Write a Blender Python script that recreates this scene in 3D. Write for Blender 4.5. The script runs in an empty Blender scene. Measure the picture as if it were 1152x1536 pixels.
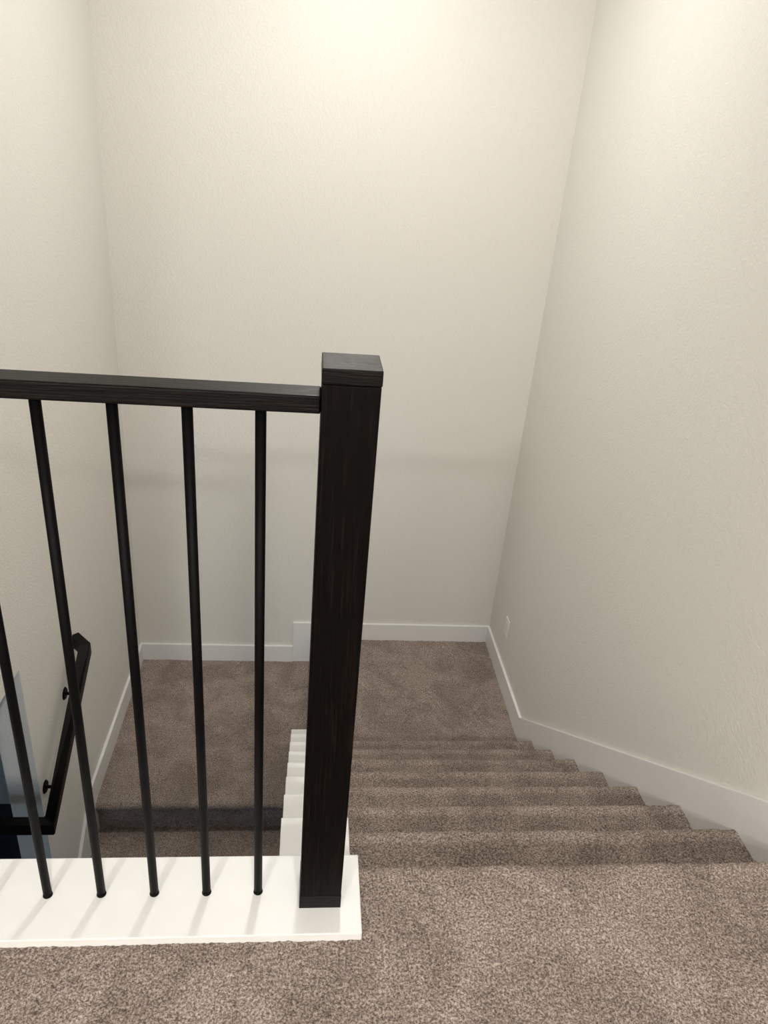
import bpy, bmesh, math
from mathutils import Vector, Matrix, noise

sc = bpy.context.scene
try:
    sc.view_settings.view_transform = 'Standard'
    sc.view_settings.look = 'None'
except Exception: pass

# ------------------------------------------------------------ dimensions
R = 0.183; RUN = 0.2455
N0 = 1.111              # nosing of upper floor
RUNC = 0.2435; N0C = 1.10   # knee-wall stepping
XR = 1.205; XL = -0.998; YB = 3.91
XH = -2.3               # hallway / lower room left wall
ZL = -8*R               # right landing
ZLL = ZL - R            # left landing
LN = 2.743              # left landing nosing
ZF = ZLL - 7*R          # lower floor
CEIL = 2.6
YF = -3.4
SOFF = -0.383

# ------------------------------------------------------------ materials
def new_mat(name):
    m = bpy.data.materials.new(name); m.use_nodes = True
    nt = m.node_tree
    b = nt.nodes['Principled BSDF']
    return m, nt, b

def N(nt, typ, **kw):
    n = nt.nodes.new(typ)
    for k, v in kw.items():
        if k in n.inputs: n.inputs[k].default_value = v
        else: setattr(n, k, v)
    return n

def wall_mat(name, col):
    m, nt, b = new_mat(name)
    tc = N(nt, 'ShaderNodeTexCoord')
    n1 = N(nt, 'ShaderNodeTexNoise', Scale=115.0, Detail=2.0, Roughness=0.55)
    nt.links.new(tc.outputs['Object'], n1.inputs['Vector'])
    cr = N(nt, 'ShaderNodeValToRGB')
    cr.color_ramp.elements[0].position = 0.35; cr.color_ramp.elements[1].position = 0.65
    cr.color_ramp.elements[0].color = (col[0]*.98, col[1]*.98, col[2]*.98, 1)
    cr.color_ramp.elements[1].color = (*col, 1)
    nt.links.new(n1.outputs['Fac'], cr.inputs['Fac'])
    nt.links.new(cr.outputs['Color'], b.inputs['Base Color'])
    bp = N(nt, 'ShaderNodeBump', Strength=0.45, Distance=0.004)
    nt.links.new(n1.outputs['Fac'], bp.inputs['Height'])
    nt.links.new(bp.outputs['Normal'], b.inputs['Normal'])
    b.inputs['Roughness'].default_value = 0.6
    b.inputs['Specular IOR Level'].default_value = 0.3
    return m

def carpet_mat(name):
    m, nt, b = new_mat(name)
    tc = N(nt, 'ShaderNodeTexCoord')
    fine = N(nt, 'ShaderNodeTexNoise', Scale=215.0, Detail=3.0, Roughness=0.8)
    big = N(nt, 'ShaderNodeTexNoise', Scale=5.0, Detail=3.0, Roughness=0.6, Distortion=0.8)
    for n in (fine, big): nt.links.new(tc.outputs['Object'], n.inputs['Vector'])
    cr = N(nt, 'ShaderNodeValToRGB')
    e = cr.color_ramp.elements
    e[0].position = 0.36; e[0].color = (0.110, 0.083, 0.072, 1)
    e[1].position = 0.64; e[1].color = (0.62, 0.525, 0.465, 1)
    x = e.new(0.5); x.color = (0.315, 0.254, 0.220, 1)
    nt.links.new(fine.outputs['Fac'], cr.inputs['Fac'])
    br = N(nt, 'ShaderNodeValToRGB')
    br.color_ramp.elements[0].position = 0.40; br.color_ramp.elements[0].color = (0.76, 0.75, 0.74, 1)
    br.color_ramp.elements[1].position = 0.60; br.color_ramp.elements[1].color = (1.0, 1.0, 1.0, 1)
    nt.links.new(big.outputs['Fac'], br.inputs['Fac'])
    mx = N(nt, 'ShaderNodeMixRGB', blend_type='MULTIPLY'); mx.inputs['Fac'].default_value = 1
    nt.links.new(cr.outputs['Color'], mx.inputs['Color1'])
    nt.links.new(br.outputs['Color'], mx.inputs['Color2'])
    nt.links.new(mx.outputs['Color'], b.inputs['Base Color'])
    bp = N(nt, 'ShaderNodeBump', Strength=0.8, Distance=0.005)
    nt.links.new(fine.outputs['Fac'], bp.inputs['Height'])
    nt.links.new(bp.outputs['Normal'], b.inputs['Normal'])
    b.inputs['Roughness'].default_value = 1.0
    b.inputs['Specular IOR Level'].default_value = 0.03
    return m

def wood_mat(name, axis, rough=0.38, spec=0.3):
    m, nt, b = new_mat(name)
    tc = N(nt, 'ShaderNodeTexCoord')
    mp = N(nt, 'ShaderNodeMapping')
    s = [190.0, 190.0, 190.0]; s[axis] = 6.0
    mp.inputs['Scale'].default_value = s
    nt.links.new(tc.outputs['Object'], mp.inputs['Vector'])
    n = N(nt, 'ShaderNodeTexNoise', Scale=1.7, Detail=4.0, Roughness=0.65, Distortion=0.5)
    nt.links.new(mp.outputs['Vector'], n.inputs['Vector'])
    cr = N(nt, 'ShaderNodeValToRGB')
    e = cr.color_ramp.elements
    e[0].position = 0.52; e[0].color = (0.0012, 0.0009, 0.0009, 1)
    e[1].position = 0.78; e[1].color = (0.014, 0.0075, 0.0055, 1)
    nt.links.new(n.outputs['Fac'], cr.inputs['Fac'])
    nt.links.new(cr.outputs['Color'], b.inputs['Base Color'])
    bp = N(nt, 'ShaderNodeBump', Strength=0.8, Distance=0.0012)
    nt.links.new(n.outputs['Fac'], bp.inputs['Height'])
    nt.links.new(bp.outputs['Normal'], b.inputs['Normal'])
    b.inputs['Roughness'].default_value = rough
    b.inputs['Specular IOR Level'].default_value = spec
    return m

def plain_mat(name, col, rough=0.5, metal=0.0, spec=0.5, bump=0.0):
    m, nt, b = new_mat(name)
    tc = N(nt, 'ShaderNodeTexCoord')
    n = N(nt, 'ShaderNodeTexNoise', Scale=35.0, Detail=3.0)
    nt.links.new(tc.outputs['Object'], n.inputs['Vector'])
    cr = N(nt, 'ShaderNodeValToRGB')
    cr.color_ramp.elements[0].color = (col[0]*.96, col[1]*.96, col[2]*.96, 1)
    cr.color_ramp.elements[1].color = (*col, 1)
    nt.links.new(n.outputs['Fac'], cr.inputs['Fac'])
    nt.links.new(cr.outputs['Color'], b.inputs['Base Color'])
    if bump:
        bp = N(nt, 'ShaderNodeBump', Strength=bump, Distance=0.001)
        nt.links.new(n.outputs['Fac'], bp.inputs['Height'])
        nt.links.new(bp.outputs['Normal'], b.inputs['Normal'])
    b.inputs['Roughness'].default_value = rough
    b.inputs['Metallic'].default_value = metal
    b.inputs['Specular IOR Level'].default_value = spec
    return m

M_WALL = wall_mat('wall_paint', (0.74, 0.722, 0.672))
M_CEIL = wall_mat('ceiling_paint', (0.82, 0.815, 0.80))
M_LOW = wall_mat('lower_wall_daylight_tint', (0.28, 0.38, 0.50))  # dim bluish daylight put into the lower wall's base colour
M_CARPET = carpet_mat('carpet_pile')
M_WOODZ = wood_mat('espresso_wood_vertical', 2, 0.45, 0.09)
M_WOODX = wood_mat('espresso_wood_lengthwise', 0, 0.34, 0.15)
M_WOODY = wood_mat('espresso_wood_depthwise', 1, 0.42, 0.15)
M_TRIM = plain_mat('white_trim_paint', (0.79, 0.79, 0.78), 0.4, bump=0.15)
M_IRON = plain_mat('black_iron', (0.002, 0.002, 0.0022), 0.5, 0.0, 0.08)
M_PLATE = plain_mat('outlet_plastic', (0.80, 0.79, 0.75), 0.3)
M_SLOT = plain_mat('slot_dark', (0.03, 0.03, 0.03), 0.5)
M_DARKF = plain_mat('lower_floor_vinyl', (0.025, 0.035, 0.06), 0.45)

# ------------------------------------------------------------ mesh helpers
def link(o): sc.collection.objects.link(o); return o

def mesh_obj(name, verts, faces, mat, smooth=False, parent=None):
    me = bpy.data.meshes.new(name)
    me.from_pydata(verts, [], faces); me.update()
    if smooth: me.polygons.foreach_set('use_smooth', [True]*len(me.polygons))
    me.materials.append(mat)
    o = link(bpy.data.objects.new(name, me))
    if parent: o.parent = parent
    return o

def boxes(name, lst, mat, bevel=0.0, parent=None, segs=2):
    """lst of (x0,x1,y0,y1,z0,z1), joined in one mesh"""
    bm = bmesh.new()
    for (x0, x1, y0, y1, z0, z1) in lst:
        g = bmesh.ops.create_cube(bm, size=1)
        for v in g['verts']:
            v.co = Vector(((x0+x1)/2+v.co.x*(x1-x0), (y0+y1)/2+v.co.y*(y1-y0), (z0+z1)/2+v.co.z*(z1-z0)))
    if bevel:
        bmesh.ops.bevel(bm, geom=bm.edges[:], offset=bevel, segments=segs, affect='EDGES', profile=0.5)
    me = bpy.data.meshes.new(name); bm.to_mesh(me); bm.free()
    me.materials.append(mat)
    o = link(bpy.data.objects.new(name, me))
    if parent: o.parent = parent
    return o

def prism(name, poly, x0, x1, mat, parent=None, bevel=0.0):
    """poly in (y,z), extruded in x"""
    n = len(poly)
    vs = [(x0, p[0], p[1]) for p in poly] + [(x1, p[0], p[1]) for p in poly]
    fs = [tuple(range(n)), tuple(range(2*n-1, n-1, -1))]
    for i in range(n):
        j = (i+1) % n
        fs.append((i, i+n, j+n, j))
    o = mesh_obj(name, vs, fs, mat, parent=parent)
    bm = bmesh.new(); bm.from_mesh(o.data); bmesh.ops.recalc_face_normals(bm, faces=bm.faces)
    if bevel:
        bmesh.ops.bevel(bm, geom=bm.edges[:], offset=bevel, segments=2, affect='EDGES')
    bm.to_mesh(o.data); bm.free()
    return o

def empty(name):
    o = link(bpy.data.objects.new(name, None)); o.empty_display_size = 0.1; return o

def tuft(p):
    a = noise.noise(p*150.0)*0.0030
    b = noise.noise(p*70.0)*0.0024
    c = noise.noise(p*9.0)*0.0024
    return a+b+c

def sweep(name, prof, ts, axis, mat, parent=None, amp=1.0):
    """prof: list of 2D points (s,z); ts: positions on the other horizontal axis.
    axis 0: s is y, t is x;  axis 1: s is x, t is y"""
    n = len(prof)
    nor = []
    for i in range(n):
        a = Vector(prof[max(i-1, 0)]); b = Vector(prof[min(i+1, n-1)])
        d = (b-a)
        nn = Vector((-d.y, d.x))
        if nn.length > 0: nn.normalize()
        nor.append(nn)
    verts = []
    for t in ts:
        for (s, z), nn in zip(prof, nor):
            if axis == 0: p = Vector((t, s, z)); nv = Vector((0, nn.x, nn.y))
            else: p = Vector((s, t, z)); nv = Vector((nn.x, 0, nn.y))
            verts.append(p + nv*tuft(p)*amp)
    faces = []
    for j in range(len(ts)-1):
        for i in range(n-1):
            faces.append((j*n+i, j*n+i+1, (j+1)*n+i+1, (j+1)*n+i))
    return mesh_obj(name, verts, faces, mat, True, parent)

def frange(a, b, step):
    k = max(1, int(round(abs(b-a)/step)))
    return [a+(b-a)*i/k for i in range(k+1)]

def stair_profile(s_start, s_nose0, z0, count, direction, s_end, step=0.005):
    """walk from s_start at level z0, nosing 0 at s_nose0, 'count' drops, ends at s_end.
    direction = +1 or -1 along s."""
    d = direction; r = 0.025
    pts = [(s, z0) for s in frange(s_start, s_nose0-d*r, step)]
    nose = s_nose0; z = z0
    for k in range(count):
        cx = nose-d*r; cz = z-r
        for i in range(1, 12):
            a = math.radians(90-i*15)
            if a < math.radians(-76): break
            pts.append((cx+d*r*math.cos(a), cz+r*math.sin(a)))
        ry = nose-d*0.030
        zb = z-R
        pts += [(ry, zz) for zz in frange(z-0.056, zb+0.006, 0.01)]
        pts.append((ry+d*0.002, zb+0.002))
        z = zb
        nxt = nose+d*RUN
        end = nxt-d*r if k < count-1 else s_end
        pts += [(s, z) for s in frange(ry+d*0.007, end, step)]
        nose = nxt
    return pts

# ------------------------------------------------------------ room shell
T = 0.12
boxes('wall_back', [(XH-T, XR+T, YB, YB+T, ZF-0.1, CEIL)], M_WALL)
boxes('wall_right', [(XR, XR+T, YF, YB, ZF-0.1, CEIL)], M_WALL)
boxes('wall_front', [(XH-T, XR+T, YF-T, YF, ZF-0.1, CEIL)], M_WALL)
prism('wall_left', [(0.93, SOFF), (2.22, SOFF), (2.22, ZF), (YB, ZF), (YB, CEIL), (0.93, CEIL)], XL-T, XL, M_WALL)
boxes('wall_hall_left', [(XH-T, XH, YF, YB, 0.0, CEIL)], M_WALL)
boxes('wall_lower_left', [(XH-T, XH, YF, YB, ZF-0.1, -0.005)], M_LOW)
boxes('ceiling', [(XH-T, XR+T, YF-T, YB+T, CEIL, CEIL+0.1)], M_CEIL)
boxes('ceiling_lower', [(XL+0.001, XR-0.001, YF, 1.064, SOFF, -0.012), (XH, XL-T-0.001, YF, YB, SOFF, -0.012),
                        (XL-T-0.001, XL+0.001, YF, 0.929, SOFF, -0.012)], M_CEIL)
boxes('floor_lower', [(XH, XR, YF, YB, ZF-0.1, ZF-0.002)], M_DARKF)

# carpeted upper floor
ys = frange(YF, 0.6, 0.2)[:-1] + frange(0.6, 1.052, 0.004)
floor = sweep('floor', [(y, 0.0) for y in ys], frange(XH, XL, 0.1)[:-1]+frange(XL, XR-0.002, 0.0045), 0, M_CARPET)

# ------------------------------------------------------------ staircase
stair = empty('carpeted_staircase')
prof = stair_profile(1.052, N0, 0.0, 8, 1, YB-0.01, 0.0055)
sweep('upper_flight_carpet', prof, frange(0.137, XR-0.008, 0.0055), 0, M_CARPET, stair)
q = stair_profile(0.137, 0.07, ZL, 1, -1, XL+0.012, 0.008)
sweep('landing_carpet', q, frange(3.055, YB-0.01, 0.008), 1, M_CARPET, stair, amp=-1.0)
prof2 = stair_profile(3.055, LN, ZLL, 7, -1, 0.4, 0.008)
sweep('lower_flight_carpet', prof2, frange(XL+0.012, -0.012, 0.008), 0, M_CARPET, stair, amp=-1.0)

# stepped knee wall between the flights, with white caps
poly = []
for n in range(1, 9):
    y0 = N0C - 0.005 if n == 1 else N0C+(n-1)*RUNC+0.012
    zt = -n*R+0.004
    poly.append((y0, zt))
    poly.append((N0C+n*RUNC+0.012 if n < 8 else 3.05, zt))
poly += [(3.05, ZF), (N0C-0.005, ZF)]
prism('knee_wall_core', poly, -0.012, 0.120, M_TRIM, stair)
caps = []
for n in range(1, 9):
    y0 = N0C if n == 1 else N0C+(n-1)*RUNC+0.014
    caps.append((-0.034, 0.138, y0, N0C+n*RUNC+0.028 if n < 8 else 3.062, -n*R+0.004, -n*R+0.024))
boxes('knee_wall_caps', caps, M_TRIM, 0.002, stair)

# ------------------------------------------------------------ baseboards
bh = 0.120
boxes('baseboard_back', [(-0.052, XR, YB-0.015, YB, ZL-0.18, ZL+bh), (XL, -0.052, YB-0.015, YB, ZLL-0.03, ZLL+bh)], M_TRIM, 0.0015)
slope = 0.75
za = ZL+0.140; ya = 3.03
yt = 1.15; zt = za+slope*(ya-yt)
polyR = [(YB-0.015, ZL-0.03), (YB-0.015, ZL+bh), (ya+0.02, ZL+bh+0.006), (yt, zt), (1.08, zt), (YF, zt), (YF, -0.02), (1.05, -0.03)]
polyR += [(3.0, ZL-0.08)]
prism('baseboard_right', polyR, XR-0.014, XR, M_TRIM)
polyL = [(YB-0.015, ZLL-0.03), (YB-0.015, ZLL+bh), (LN-0.02, ZLL+bh+0.01), (2.22, ZLL+bh+0.01-0.75*(LN-0.02-2.22)),
         (2.22, ZLL-0.75*(LN-2.22)-0.2), (LN, ZLL-0.2)]
prism('baseboard_left', polyL, XL, XL+0.014, M_TRIM)

# ------------------------------------------------------------ railing
rail = empty('stair_railing')
boxes('trim_fascia', [(XL, 0.134, 1.066, 1.094, SOFF, -0.007)], M_TRIM, 0.001)
boxes('base_cap', [(XL, 0.140, 0.936, 1.116, -0.006, 0.020)], M_TRIM, 0.002, rail)
nx0, nx1, ny0, ny1 = 0.016, 0.098, 0.992, 1.074
boxes('newel_post', [(nx0, nx1, ny0, ny1, 0.020, 1.1105)], M_WOODZ, 0.0015, rail, 3)
boxes('newel_cap', [(nx0-0.001, nx1+0.001, ny0-0.001, ny1+0.001, 1.111, 1.134)], M_WOODX, 0.002, rail, 3)
boxes('newel_base', [(nx0-0.0006, nx1+0.0006, ny0-0.0006, ny1+0.0006, 0.020, 0.056)], M_WOODX, 0.0006, rail)
boxes('handrail', [(XL, nx0, 1.008, 1.057, 1.062, 1.089)], M_WOODX, 0.003, rail, 3)
bm = bmesh.new()
for k in range(9):
    x = -0.069-0.1035*k
    g = bmesh.ops.create_cone(bm, cap_ends=True, segments=24, radius1=0.0082, radius2=0.0082, depth=1.044,
                              matrix=Matrix.Translation((x, 1.031, 0.019+0.522)))
    g = bmesh.ops.create_cone(bm, cap_ends=True, segments=24, radius1=0.0096, radius2=0.0085, depth=0.006,
                              matrix=Matrix.Translation((x, 1.031, 0.0225)))
me = bpy.data.meshes.new('balusters'); bm.to_mesh(me); bm.free()
me.polygons.foreach_set('use_smooth', [len(p.vertices) == 4 for p in me.polygons])
me.materials.append(M_IRON)
o = link(bpy.data.objects.new('balusters', me)); o.parent = rail

# ------------------------------------------------------------ lower wall handrail
wh = empty('wall_handrail')
def hsweep(name, path, w, h, mat, parent, bev=0.003):
    """rectangular rail swept along path, plumb section, mitred in plan"""
    pts = [Vector(p) for p in path]; n = len(pts)
    bm = bmesh.new(); rings = []
    for i, p in enumerate(pts):
        d0 = (p-pts[i-1]) if i else (pts[1]-p)
        d1 = (pts[i+1]-p) if i < n-1 else d0
        a = Vector((d0.x, d0.y)).normalized(); b = Vector((d1.x, d1.y)).normalized()
        na = Vector((-a.y, a.x)); nb = Vector((-b.y, b.x))
        mm = (na+nb).normalized(); k = (w/2)/max(0.3, mm.dot(na))
        s = Vector((mm.x, mm.y, 0))*k; u = Vector((0, 0, h/2))
        rings.append([bm.verts.new(p+s+u), bm.verts.new(p-s+u), bm.verts.new(p-s-u), bm.verts.new(p+s-u)])
    for i in range(n-1):
        for k in range(4):
            bm.faces.new((rings[i][k], rings[i][(k+1) % 4], rings[i+1][(k+1) % 4], rings[i+1][k]))
    bm.faces.new(rings[0]); bm.faces.new(rings[-1])
    bmesh.ops.recalc_face_normals(bm, faces=bm.faces)
    bmesh.ops.bevel(bm, geom=bm.edges[:], offset=bev, segments=2, affect='EDGES')
    me = bpy.data.meshes.new(name); bm.to_mesh(me); bm.free(); me.materials.append(mat)
    o = link(bpy.data.objects.new(name, me)); o.parent = parent; return o
hx = -0.930
hsweep('rail', [(XL+0.002, 2.79, -0.668), (hx, 2.72, -0.668), (hx, 2.10, -1.035), (-1.42, 2.10, -1.035)], 0.045, 0.052, M_WOODY, wh)
boxes('end_post', [(-1.46, -1.38, 2.06, 2.14, ZF, -0.98)], M_WOODZ, 0.003, wh)
bm = bmesh.new()
for yy in (2.27, 2.60):
    zz = -0.668-(2.72-yy)*0.592-0.026
    bmesh.ops.create_cone(bm, cap_ends=True, segments=20, radius1=0.028, radius2=0.024, depth=0.006,
        matrix=Matrix.Translation((XL+0.003, yy, zz-0.05)) @ Matrix.Rotation(math.pi/2, 4, 'Y'))
    bmesh.ops.create_cone(bm, cap_ends=True, segments=12, radius1=0.007, radius2=0.007, depth=0.07,
        matrix=Matrix.Translation((XL+0.035, yy, zz-0.05)) @ Matrix.Rotation(math.pi/2, 4, 'Y'))
    bmesh.ops.create_cone(bm, cap_ends=True, segments=12, radius1=0.007, radius2=0.007, depth=0.06,
        matrix=Matrix.Translation((hx, yy, zz-0.024)))
me = bpy.data.meshes.new('brackets'); bm.to_mesh(me); bm.free(); me.materials.append(M_IRON)
o = link(bpy.data.objects.new('brackets', me)); o.parent = wh

# ------------------------------------------------------------ outlet
ou = empty('wall_outlet')
oy, oz = 3.555, -1.105
boxes('cover_plate', [(XR-0.006, XR, oy-0.036, oy+0.036, oz-0.058, oz+0.058)], M_PLATE, 0.002, ou)
boxes('receptacle', [(XR-0.0075, XR-0.005, oy-0.017, oy+0.017, oz-0.034, oz+0.034)], M_PLATE, 0.001, ou)
sl = []
for c in (oz+0.019, oz-0.019):
    sl += [(XR-0.0078, XR-0.0070, oy-0.007, oy-0.0055, c-0.002, c+0.006), (XR-0.0078, XR-0.0070, oy+0.0055, oy+0.007, c-0.002, c+0.006)]
boxes('slots', sl, M_SLOT, 0, ou)

# ------------------------------------------------------------ lights
def downlight(x, y, power, size, col=(1.0, 0.975, 0.935)):
    bm = bmesh.new()
    n = 40; r0, r1 = size/2+0.003, size/2+0.025
    ring = []
    for i in range(n):
        a = 2*math.pi*i/n; c, s = math.cos(a), math.sin(a)
        ring.append([bm.verts.new((x+r*c, y+r*s, z)) for r, z in ((r1, CEIL), (r1-0.004, CEIL-0.006), (r0, CEIL-0.007), (r0-0.002, CEIL-0.001))])
    for i in range(n):
        a, b = ring[i], ring[(i+1) % n]
        for k in range(3): bm.faces.new((a[k], a[k+1], b[k+1], b[k]))
    me = bpy.data.meshes.new('recessed_light'); bm.to_mesh(me); bm.free(); me.materials.append(M_TRIM)
    link(bpy.data.objects.new('recessed_light', me))
    l = bpy.data.lights.new('downlight_lamp', 'AREA'); l.shape = 'DISK'; l.size = size
    l.energy = power; l.color = col
    o = link(bpy.data.objects.new('downlight_lamp', l)); o.location = (x, y, CEIL-0.012)
    return o
downlight(0.15, 2.85, 29, 0.20)
downlight(-1.3, -2.3, 94, 0.26)
downlight(0.45, -1.9, 94, 0.26)
# daylight reaching the lower storey
l = bpy.data.lights.new('lower_window_light', 'AREA'); l.shape = 'RECTANGLE'; l.size = 1.0; l.size_y = 1.3
l.energy = 22; l.color = (0.62, 0.80, 1.0)
o = link(bpy.data.objects.new('lower_window_light', l)); o.location = (-1.6, YF+0.1, -1.7)
o.rotation_euler = (math.radians(90), 0, 0)

w = bpy.data.worlds.new('world'); sc.world = w; w.use_nodes = True
w.node_tree.nodes['Background'].inputs['Color'].default_value = (0.9, 0.93, 1, 1)
w.node_tree.nodes['Background'].inputs['Strength'].default_value = 0.05

# ------------------------------------------------------------ camera
fpx = 1124.0
yaw = math.radians(6.67); pitch = math.radians(26.6); roll = math.radians(5.07)
h = Vector((math.sin(yaw), math.cos(yaw), 0)); z = Vector((0, 0, 1))
F = h*math.cos(pitch) - z*math.sin(pitch)
R0 = Vector((math.cos(yaw), -math.sin(yaw), 0)); U0 = h*math.sin(pitch)+z*math.cos(pitch)
Rv = R0*math.cos(roll)+U0*math.sin(roll); Uv = U0*math.cos(roll)-R0*math.sin(roll)
cam = bpy.data.cameras.new('camera'); co = link(bpy.data.objects.new('camera', cam))
cam.sensor_fit = 'VERTICAL'; cam.sensor_height = 36; cam.lens = fpx/1536*36; cam.clip_start = 0.02
m = Matrix((Rv, Uv, -F)).transposed().to_4x4(); m.translation = Vector((0, 0, 1.42))
co.matrix_world = m
sc.camera = co
